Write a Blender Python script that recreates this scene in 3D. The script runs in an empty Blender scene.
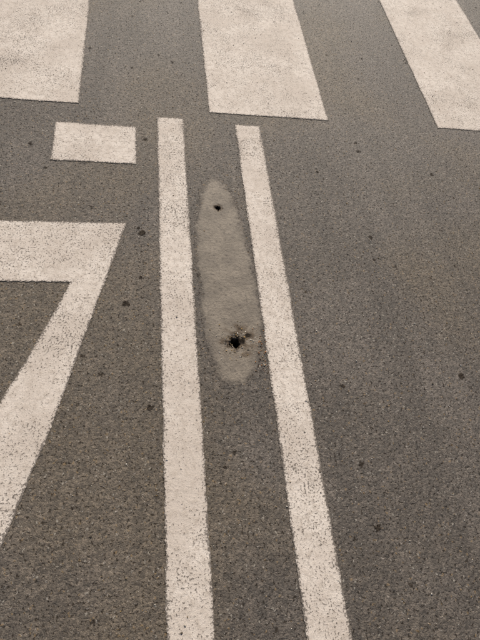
import bpy, bmesh, math, random
import numpy as np
from mathutils import Matrix, Vector, noise
from mathutils.geometry import delaunay_2d_cdt
from math import sin, cos, radians
random.seed(7)
scene=bpy.context.scene
scene.view_settings.view_transform='Standard'
scene.view_settings.look='None'
scene.view_settings.exposure=0

# ---------------- node helpers
class NT:
    def __init__(s,mat): s.t=mat.node_tree; s.n=s.t.nodes; s.l=s.t.links
    def node(s,ty,**kw):
        n=s.n.new(ty)
        for k,v in kw.items(): setattr(n,k,v)
        return n
    def set(s,sock,v):
        if isinstance(v,bpy.types.NodeSocket): s.l.new(v,sock)
        elif v is not None:
            if sock.type=='RGBA' and len(v)==3: v=(*v,1)
            sock.default_value=v
    def math(s,op,a,b=None,c=None,clamp=False):
        n=s.node('ShaderNodeMath',operation=op,use_clamp=clamp)
        for i,v in enumerate((a,b,c)):
            if v is not None: s.set(n.inputs[i],v)
        return n.outputs[0]
    def noise(s,vec,scale,detail=2,rough=.55,dim='3D'):
        n=s.node('ShaderNodeTexNoise',noise_dimensions=dim); s.set(n.inputs['Vector'],vec)
        n.inputs['Scale'].default_value=scale; n.inputs['Detail'].default_value=detail
        n.inputs['Roughness'].default_value=rough
        return n.outputs[0]
    def vor(s,vec,scale,feature='F1',rand=1):
        n=s.node('ShaderNodeTexVoronoi',feature=feature,voronoi_dimensions='2D'); s.set(n.inputs['Vector'],vec)
        n.inputs['Scale'].default_value=scale; n.inputs['Randomness'].default_value=rand
        return n
    def remap(s,v,a,b,c=0.,d=1.,smooth=True):
        n=s.node('ShaderNodeMapRange'); 
        if smooth: n.interpolation_type='SMOOTHSTEP'
        s.set(n.inputs[0],v)
        for i,x in enumerate((a,b,c,d)): s.set(n.inputs[i+1],x)
        return n.outputs[0]
    def mix(s,f,a,b,mode='MIX'):
        n=s.node('ShaderNodeMix',data_type='RGBA',blend_type=mode)
        s.set(n.inputs[0],f); s.set(n.inputs[6],a); s.set(n.inputs[7],b)
        return n.outputs[2]
    def sep(s,v):
        n=s.node('ShaderNodeSeparateXYZ'); s.set(n.inputs[0],v); return n.outputs
    def mapping(s,v,scale=(1,1,1),loc=(0,0,0)):
        n=s.node('ShaderNodeMapping'); s.set(n.inputs[0],v)
        n.inputs['Scale'].default_value=scale; n.inputs['Location'].default_value=loc
        return n.outputs[0]
    def madd(s,a,k,b):
        n=s.node('ShaderNodeVectorMath',operation='MULTIPLY_ADD')
        s.set(n.inputs[0],a); n.inputs[1].default_value=(k,k,k); s.set(n.inputs[2],b); return n.outputs[0]

def new_mat(name):
    m=bpy.data.materials.new(name); m.use_nodes=True
    return m,NT(m)

def asphalt_nodes(t):
    N=lambda *a,**k: t.noise(*a,dim='2D',**k)
    co=t.node('ShaderNodeTexCoord').outputs['Object']
    w=t.node('ShaderNodeTexNoise',noise_dimensions='2D'); t.set(w.inputs['Vector'],co); w.inputs['Scale'].default_value=130; w.inputs['Detail'].default_value=1
    wc=t.madd(w.outputs['Color'],.010,co)
    v1=t.vor(wc,150); v2=t.vor(wc,330)
    c1=t.sep(v1.outputs['Color']); c2=t.sep(v2.outputs['Color'])
    fine=N(co,500,2,.8)
    mid=N(co,40,3,.7)
    big=N(co,2.2,3,.6)
    streak=N(t.mapping(co,(4.5,.5,1)),1.3,3,.6)
    col=t.mix(t.remap(big,.3,.7),(.079,.065,.052),(.103,.086,.071))
    col=t.mix(t.remap(streak,.40,.66,0,.65),col,(.069,.057,.046))
    dust=N(t.mapping(co,(1,1,1),(7,3,0)),1.1,2,.6)
    col=t.mix(t.remap(dust,.45,.7,0,.45),col,(.114,.087,.055))
    k=t.math('MULTIPLY_ADD',c1[0],.7,.65)
    kk=t.math('MULTIPLY',k,t.math('MULTIPLY_ADD',c2[1],.6,.70))
    kk=t.math('MULTIPLY',kk,t.remap(fine,.28,.72,.58,1.42,False))
    kk=t.math('MULTIPLY',kk,t.remap(mid,.25,.75,.72,1.28,False))
    cc=t.node('ShaderNodeCombineColor')
    for i in range(3): t.set(cc.inputs[i],kk)
    col=t.mix(1.,col,cc.outputs[0],'MULTIPLY')
    inner=t.remap(v1.outputs['Distance'],.25,.5,1,0)
    pale=t.math('MULTIPLY',t.math('GREATER_THAN',c1[1],.982),inner)
    col=t.mix(t.math('MULTIPLY',pale,.6),col,(.34,.31,.26))
    och=t.math('MULTIPLY',t.math('GREATER_THAN',c1[2],.97),inner)
    col=t.mix(t.math('MULTIPLY',och,.6),col,(.22,.145,.065))
    inner2=t.remap(v2.outputs['Distance'],.2,.5,1,0)
    pale2=t.math('MULTIPLY',t.math('GREATER_THAN',c2[0],.98),inner2)
    col=t.mix(t.math('MULTIPLY',pale2,.6),col,(.42,.39,.35))
    pit=N(co,120,2,.6)
    pitm=t.remap(pit,.61,.69)
    col=t.mix(t.math('MULTIPLY',pitm,.65),col,(.020,.016,.013))
    v3=t.vor(t.madd(w.outputs['Color'],.022,co),15); c3=t.sep(v3.outputs['Color'])
    size=t.math('MULTIPLY',t.math('POWER',c3[1],2),.16)
    hole=t.math('MULTIPLY',t.remap(t.math('SUBTRACT',size,v3.outputs['Distance']),-.05,.05),t.math('GREATER_THAN',c3[0],.84))
    col=t.mix(t.math('MULTIPLY',hole,.75),col,(.018,.014,.011))
    h=t.remap(v1.outputs['Distance'],.1,.75,.0011,0)
    h=t.math('ADD',h,t.math('MULTIPLY',c1[0],.0007))
    h=t.math('ADD',h,t.math('MULTIPLY',fine,.0016))
    h=t.math('ADD',h,t.math('MULTIPLY',mid,.0020))
    h=t.math('SUBTRACT',h,t.math('MULTIPLY',pitm,.0016))
    t.void=t.math('MAXIMUM',pitm,hole)
    return col,h,co

def finish(t,col,h,rough=.85,strength=1.,spec=.3):
    b=t.n['Principled BSDF']
    t.set(b.inputs['Base Color'],col); t.set(b.inputs['Roughness'],rough)
    t.set(b.inputs['Specular IOR Level'],spec)
    bp=t.node('ShaderNodeBump'); bp.inputs['Distance'].default_value=1.; bp.inputs['Strength'].default_value=strength
    t.set(bp.inputs['Height'],h); t.l.new(bp.outputs[0],b.inputs['Normal'])

m_asph,t=new_mat('asphalt'); col,h,co=asphalt_nodes(t); finish(t,col,h,.58,.8,t.math('MULTIPLY_ADD',t.void,-.4,.45))
# road paint
m_paint,t=new_mat('worn_road_paint')
co=t.node('ShaderNodeTexCoord').outputs['Object']
N=lambda *a,**k: t.noise(*a,dim='2D',**k)
fine=N(co,430,2,.8); mid=N(co,45,3,.7); big=N(co,5,3,.65)
p=t.mix(t.remap(big,.3,.7),(.52,.455,.395),(.64,.575,.51))
p=t.mix(t.remap(mid,.42,.72,0,.65),p,(.41,.35,.295))
p=t.mix(t.remap(fine,.46,.8,0,.6),p,(.33,.28,.235))
cw=t.node('ShaderNodeTexNoise',noise_dimensions='2D'); t.set(cw.inputs['Vector'],co); cw.inputs['Scale'].default_value=18; cw.inputs['Detail'].default_value=2
ck=t.vor(t.mapping(t.madd(cw.outputs['Color'],.06,co),(1,1.9,1)),17,'DISTANCE_TO_EDGE')
crack=t.math('MULTIPLY',t.remap(ck.outputs[0],0,.04,1,0),t.remap(big,.42,.58))
p=t.mix(t.math('MULTIPLY',crack,.45),p,(.24,.20,.165))
ea=t.node('ShaderNodeAttribute',attribute_name='edge')
edge=t.sep(ea.outputs['Color'])[0]
e2=t.math('POWER',edge,2.)
wear=N(co,150,3,.7); wl=N(co,4.1,3,.7); wl2=N(co,30,2,.6)
thr=t.math('SUBTRACT',.842,t.math('ADD',t.math('MULTIPLY',wl,.30),t.math('MULTIPLY',wl2,.15)))
thr=t.math('SUBTRACT',thr,t.math('MULTIPLY',e2,.26))
wm=t.remap(t.math('SUBTRACT',wear,thr),-.02,.03)
p=t.mix(t.math('MULTIPLY',e2,.3),p,(.32,.275,.23))
p=t.mix(t.math('MULTIPLY',wm,.85),p,t.mix(t.remap(fine,.3,.7),(.045,.037,.030),(.12,.10,.083)))
h2=t.math('ADD',t.math('MULTIPLY',fine,.0010),t.math('MULTIPLY',mid,.0014))
h2=t.math('ADD',h2,t.math('MULTIPLY',wear,.0018))
h2=t.math('SUBTRACT',h2,t.math('MULTIPLY',wm,.0008))
finish(t,p,h2,.75,.8,.35)
# cement patch
m_cem,t=new_mat('cement_mortar'); acol,ah,co=asphalt_nodes(t)
at=t.node('ShaderNodeAttribute',attribute_name='stain')
st=t.sep(at.outputs['Color'])
n1=t.noise(co,9,4,.7); n2=t.noise(co,80,3,.7); n3=t.noise(co,350,2,.6)
c=t.mix(t.remap(n1,.36,.64),(.125,.103,.078),(.215,.180,.138))
c=t.mix(t.remap(n2,.42,.72,0,.6),c,(.095,.078,.06))
c=t.mix(t.remap(n3,.3,.75,0,.5),c,(.115,.095,.075))
c=t.mix(t.remap(t.noise(co,70,3,.6),.58,.66,0,.65),c,(.060,.048,.037))
film=t.math('ADD',st[2],t.math('MULTIPLY',t.math('SUBTRACT',t.noise(co,40,4,.85),.5),1.4))
fm=t.remap(film,-.05,1.05,0,1)
c=t.mix(fm,c,acol)
brown=t.math('MULTIPLY',t.remap(st[1],.0,.45,0,1),t.remap(n2,.3,.6,.45,1.),clamp=True)
c=t.mix(t.math('MULTIPLY',brown,.85),c,(.075,.050,.029))
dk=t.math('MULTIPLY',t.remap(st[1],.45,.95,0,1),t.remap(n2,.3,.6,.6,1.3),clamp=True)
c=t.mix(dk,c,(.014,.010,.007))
hh=t.math('ADD',t.math('MULTIPLY',n2,.004),t.math('MULTIPLY',n3,.0014))
hm=t.math('ADD',t.math('MULTIPLY',fm,ah),t.math('MULTIPLY',t.math('SUBTRACT',1,fm),hh))
sp=t.math('MULTIPLY_ADD',t.math('MAXIMUM',t.math('MULTIPLY',t.void,fm),st[1]),-.38,.42,clamp=True)
finish(t,c,hm,.66,.8,sp)
# gravel
m_gr,t=new_mat('gravel_stone')
oi=t.node('ShaderNodeAttribute',attribute_name='tone')
finish(t,oi.outputs['Color'],t.math('MULTIPLY',t.noise(t.node('ShaderNodeTexCoord').outputs['Object'],600),.0008),.8,.7)
# oil stain
m_oil,t=new_mat('oil_stain'); co=t.node('ShaderNodeTexCoord').outputs['Object']
c=t.mix(t.remap(t.noise(co,200,2),.35,.65),(.012,.009,.007),(.055,.044,.034)); finish(t,c,t.math('MULTIPLY',t.noise(co,300,2),.002),.9,.8,.08)

def add_obj(name,bm_or_me,mat):
    if isinstance(bm_or_me,bmesh.types.BMesh):
        me=bpy.data.meshes.new(name); bm_or_me.to_mesh(me); bm_or_me.free()
    else: me=bm_or_me
    o=bpy.data.objects.new(name,me); scene.collection.objects.link(o); me.materials.append(mat)
    return o

# ---------------- ground with openings below the two drill holes
H1=(.279,1.458); H2=(.291,.825)
def ground():
    xs=sorted([-150,-40,-10,-3,-1,0,.249,.309,.261,.321,.5,1,2,4,10,40,150])
    ys=sorted([-150,-40,-10,-3,-1,0,.795,.855,1.428,1.488,2,3,6,12,40,150])
    bm=bmesh.new(); V={}
    def v(i,j):
        if (i,j) not in V: V[i,j]=bm.verts.new((xs[i],ys[j],0))
        return V[i,j]
    for i in range(len(xs)-1):
        for j in range(len(ys)-1):
            cx=(xs[i]+xs[i+1])/2; cy=(ys[j]+ys[j+1])/2
            if any(abs(cx-a)<.03 and abs(cy-b)<.03 for a,b in (H1,H2)): continue
            bm.faces.new((v(i,j),v(i+1,j),v(i+1,j+1),v(i,j+1)))
    return add_obj('asphalt_road',bm,m_asph)
ground()

# ---------------- painted markings: outer rim (worn) + inner sheet
def painted(name,poly,z=.0020,step=.004,amp=.0028,rim=.014):
    n=len(poly); P_=[Vector(p) for p in poly]
    inn=[]
    for i in range(n):
        a=(P_[i]-P_[i-1]).normalized(); b=(P_[(i+1)%n]-P_[i]).normalized()
        na=Vector((-a.y,a.x)); nb=Vector((-b.y,b.x))
        m=(na+nb)/(1+na.dot(nb)); inn.append(P_[i]+m*rim)     # polygons are counter-clockwise
    pts=[]; ipts=[]
    for i in range(n):
        a,b=P_[i],P_[(i+1)%n]; ia,ib=inn[i],inn[(i+1)%n]; L=(b-a).length; k=max(1,int(L/step))
        d=(b-a)/L; nn=Vector((-d.y,d.x))
        for q in range(k):
            pnt=a+(b-a)*q/k
            o=amp*(.9*noise.noise(Vector((pnt.x*60,pnt.y*60,i)))+1.2*noise.noise(Vector((pnt.x*150,pnt.y*150,i+9)))+1.1*noise.noise(Vector((pnt.x*8,pnt.y*8,i+3))))
            pts.append(pnt+nn*o); ipts.append(ia+(ib-ia)*q/k)
    N_=len(pts)
    res=delaunay_2d_cdt([Vector((q.x,q.y)) for q in ipts],[],[list(range(N_))],1,1e-7)
    bm=bmesh.new(); cl=bm.loops.layers.color.new('edge')
    top=[bm.verts.new((q.x,q.y,z)) for q in pts]; bot=[bm.verts.new((q.x,q.y,-.002)) for q in pts]
    mid=[bm.verts.new((q.x,q.y,z)) for q in ipts]
    iv=[bm.verts.new((q.x,q.y,z)) for q in res[0]]
    for f in res[2]:
        if len(set(f))>=3:
            try: bm.faces.new([iv[k] for k in f])
            except ValueError: pass
    ts=set(top)|set(bot)
    for i in range(N_):
        j=(i+1)%N_; bm.faces.new((bot[i],bot[j],top[j],top[i])); bm.faces.new((top[i],top[j],mid[j],mid[i]))
    for f in bm.faces:
        for lp in f.loops: lp[cl]=(1,1,1,1) if lp.vert in ts else (0,0,0,1)
    return add_obj(name,bm,m_paint)
def rect(x0,y0,x1,y1): return [(x0,y0),(x1,y0),(x1,y1),(x0,y1)]
P=1.185
for k in (0,1,-1,2,-2):
    x0=.282+P*k
    painted('crosswalk_stripe',rect(x0,2.071,x0+.593,5.6),step=.006)
painted('lane_line',rect(.038,-4,.160,2.013))
painted('lane_line',rect(.398,-4,.519,1.995))
painted('painted_rectangle_marking',rect(-.398,1.694,-.052,1.935))
seven=[(-.083,1.362),(-.153,1.089),(-.290,.545),(-.384,.225),(-.50,-.16),(-.70,-.16),(-.575,.25),(-.444,.633),(-.365,.827),(-.272,1.078),(-.78,1.078),(-.78,1.355)]
painted('painted_number_seven',seven[::-1])

# ---------------- cement patch with two holes
outl=np.array([(277,1610),(310,1575),(336,1490),(351,1380),(366,1264),(378,1118),(384,960),(370,815),(332,715),(282,685),(234,715),(210,818),(200,960),(195,1115),(195,1285),(208,1440),(236,1560)])/1000.
def catmull(p,k=8):
    o=[]; n=len(p)
    for i in range(n):
        a,b,c,d=p[i-1],p[i],p[(i+1)%n],p[(i+2)%n]
        for s in np.arange(k)/k:
            o.append(.5*((2*b)+(-a+c)*s+(2*a-5*b+4*c-d)*s*s+(-a+3*b-3*c+d)*s**3))
    return np.array(o)
OL=catmull(outl)
def sdist(X,Y):
    A=OL; B=np.roll(OL,-1,0); best=np.full(X.shape,9.); ins=np.zeros(X.shape,bool)
    for a,b in zip(A,B):
        e=b-a; px=X-a[0]; py=Y-a[1]
        s=np.clip((px*e[0]+py*e[1])/(e@e),0,1)
        best=np.minimum(best,np.hypot(px-s*e[0],py-s*e[1]))
        c=((a[1]>Y)!=(b[1]>Y)) & (X<(b[0]-a[0])*(Y-a[1])/(b[1]-a[1]+1e-12)+a[0]); ins^=c
    return np.where(ins,best,-best)
def patch():
    st=.0024
    xs=np.arange(.150,.415,st); ys=np.arange(.640,1.665,st)
    X,Y=np.meshgrid(xs,ys,indexing='ij'); D=sdist(X,Y)
    bm=bmesh.new(); cl=bm.loops.layers.color.new('stain'); V={}; C={}
    for i in range(len(xs)):
        for j in range(len(ys)):
            if D[i,j]<-.032: continue
            x,y=xs[i],ys[j]
            d=D[i,j]+.016*noise.noise(Vector((x*18,y*18,1)))+.008*noise.noise(Vector((x*80,y*80,2)))
            s_=min(1,max(0,(D[i,j]+.032)/.030))
            z=-.0004+.0016*s_+.0004*s_*noise.noise(Vector((x*25,y*25,5)))
            dk=0
            film=1-min(1,max(0,(d+.018)/.046))
            for (hx,hy),r,hs,ds in ((H1,.0115,.22,2.6),(H2,.0180,.30,2.6)):
                rr=math.hypot(x-hx,y-hy); an=math.atan2(y-hy,x-hx)
                R=r*(1+hs*(noise.noise(Vector((cos(an)*1.2,sin(an)*1.2,hx*50)))*1.6+.9*noise.noise(Vector((cos(an)*3.5,sin(an)*3.5,hx*50)))))
                R+=.0025*noise.noise(Vector((x*250,y*250,7)))
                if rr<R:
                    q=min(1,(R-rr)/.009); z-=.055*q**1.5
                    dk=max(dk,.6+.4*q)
                elif rr<R*2.0:
                    # crumbled, broken rim
                    k=1-(rr-R)/R
                    z-=.003*k; z+=.0045*k*noise.noise(Vector((x*130,y*130,4)))
                g=max(0,1-(rr-R)/(R*(ds-1))) 
                dk=max(dk,.9*g*(.9+1.0*noise.noise(Vector((x*70,y*70,8)))))
                if hy<1:
                    g2=max(0,1-math.hypot((x-hx-.020)/.105,(y-hy-.014)/.105))**.8; dk=max(dk,g2*(.85+1.1*noise.noise(Vector((x*38,y*38,3)))))
            V[i,j]=bm.verts.new((x,y,z)); C[i,j]=(0,min(1,max(0,dk)),film,1)
    for i in range(len(xs)-1):
        for j in range(len(ys)-1):
            ks=[(i,j),(i+1,j),(i+1,j+1),(i,j+1)]
            if all(k in V for k in ks):
                f=bm.faces.new([V[k] for k in ks]); f.smooth=True
                for lp,k in zip(f.loops,ks): lp[cl]=C[k]
    for v in [v for v in bm.verts if not v.link_faces]: bm.verts.remove(v)
    return add_obj('cement_patch',bm,m_cem)
patch()

# ---------------- loose grit (one object)
IB=bmesh.new(); bmesh.ops.create_icosphere(IB,subdivisions=1,radius=1); IB.verts.ensure_lookup_table()
IV=[v.co.copy() for v in IB.verts]; IF=[[v.index for v in f.verts] for f in IB.faces]; IB.free()
def gravel(name,items):
    vs=[];fs=[];cs=[]
    for x,y,z,s,c in items:
        rot=Matrix.Rotation(random.random()*6.3,3,'Z')@Matrix.Rotation(random.random()*.8,3,'X')
        sc=Vector((random.uniform(.7,1.3),random.uniform(.6,1.1),random.uniform(.45,.8)))*s
        b=len(vs)
        for q in IV:
            q=q*random.uniform(.75,1.2); vs.append(rot@Vector((q.x*sc.x,q.y*sc.y,q.z*sc.z))+Vector((x,y,z+s*.3)))
        for f in IF: fs.append([b+k for k in f]); cs+= [*c,1.]*3
    me=bpy.data.meshes.new(name); me.from_pydata(vs,[],fs)
    a=me.color_attributes.new('tone','FLOAT_COLOR','CORNER'); a.data.foreach_set('color',cs)
    return add_obj(name,me,m_gr)
tones=[(.42,.38,.32),(.34,.30,.25),(.50,.46,.40),(.20,.15,.09),(.26,.17,.07),(.10,.08,.06),(.05,.04,.03)]
def tone(w): return tuple(np.array(random.choices(tones,w)[0])*random.uniform(.8,1.1))
items=[]
while len(items)<4200:
    x=random.uniform(-1.2,2.6); y=random.uniform(-.5,3.6)
    dens=.35+.9*noise.noise(Vector((x*1.7,y*1.7,4)))+.25*(x>.5)
    if random.random()>dens: continue
    s=random.choices([.0010,.0015,.0022,.0032],[6,6,3.5,1.2])[0]
    zz=.0020 if ((.038<x<.16 or .398<x<.519) and y<2.0) or y>2.07 else .0005
    items.append((x,y,zz,s,tone([4,5,3,3,3,3,2])))
for _ in range(150):
    a=random.random()*6.3; r=abs(random.gauss(0,.024))+.019
    items.append((H2[0]+.008+cos(a)*r*1.3,H2[1]+.004+sin(a)*r*1.1,.0004,random.choice([.0009,.0013,.0018,.0025,.0035]),tone([1,3,1,6,5,4,2])))
for _ in range(80):
    x=random.gauss(.376,.015); y=random.gauss(.785,.05)
    items.append((x,y,.001,random.uniform(.001,.003),random.choice([(.40,.18,.07),(.40,.35,.28),(.08,.05,.03),(.26,.14,.07)])))
gravel('gravel',items)

# ---------------- dark oil / gum stains
def stain(x,y,r):
    bm=bmesh.new(); ph=random.random()*50; vs=[]
    for i in range(60):
        a=i/60*2*math.pi; R=r*(1+.5*noise.noise(Vector((cos(a)*1.3,sin(a)*1.3,ph)))+.5*noise.noise(Vector((cos(a)*5,sin(a)*5,ph)))+.4*noise.noise(Vector((cos(a)*11,sin(a)*11,ph))))
        vs.append(bm.verts.new((x+R*cos(a),y+R*.9*sin(a),.0010)))
    bm.faces.new(vs); add_obj('oil_stain',bm,m_oil)
for x,y,r in ((-.027,1.313,.013),(-.081,.990,.013),(.0,.597,.010),(1.102,.677,.012),(.660,.196,.010),(-.04,1.338,.006),(-.03,1.10,.006),(.9,1.2,.005),(.75,1.7,.006),(.22,.40,.005)):
    stain(x,y,r)

# ---------------- sky + sun
SE,SA=radians(40),radians(12)
w=bpy.data.worlds.new('World'); scene.world=w; w.use_nodes=True
nt=w.node_tree; sky=nt.nodes.new('ShaderNodeTexSky'); sky.sky_type='NISHITA'; sky.sun_disc=False
sky.sun_elevation=SE; sky.sun_rotation=SA; sky.dust_density=3
bg=nt.nodes['Background']; bg.inputs[1].default_value=.09; nt.links.new(sky.outputs[0],bg.inputs[0])
sun=bpy.data.lights.new('sun','SUN'); sun.energy=4.7; sun.angle=radians(.6); sun.color=(1,.91,.79)
so=bpy.data.objects.new('sun',sun); scene.collection.objects.link(so)
dirv=Vector((sin(SA)*cos(SE),cos(SA)*cos(SE),sin(SE)))
so.rotation_euler=dirv.to_track_quat('Z','Y').to_euler(); so.location=dirv*20

# ---------------- camera (hand-held phone, 1.5 m above the road, tilted)
yaw,pit,rol=.333,.9962,.2772
f=Vector((sin(yaw)*cos(pit),cos(yaw)*cos(pit),-sin(pit))); r=Vector((cos(yaw),-sin(yaw),0)); u=r.cross(f)
r2=r*cos(rol)+u*sin(rol); u2=-r*sin(rol)+u*cos(rol)
M=Matrix((r2,u2,-f)).transposed().to_4x4(); M.translation=(0,0,1.5)
cam=bpy.data.cameras.new('camera'); cam.sensor_fit='VERTICAL'; cam.sensor_height=36; cam.lens=500.75/640*36; cam.clip_end=1000; cam.clip_start=.02
co_=bpy.data.objects.new('camera',cam); scene.collection.objects.link(co_); co_.matrix_world=M
scene.camera=co_
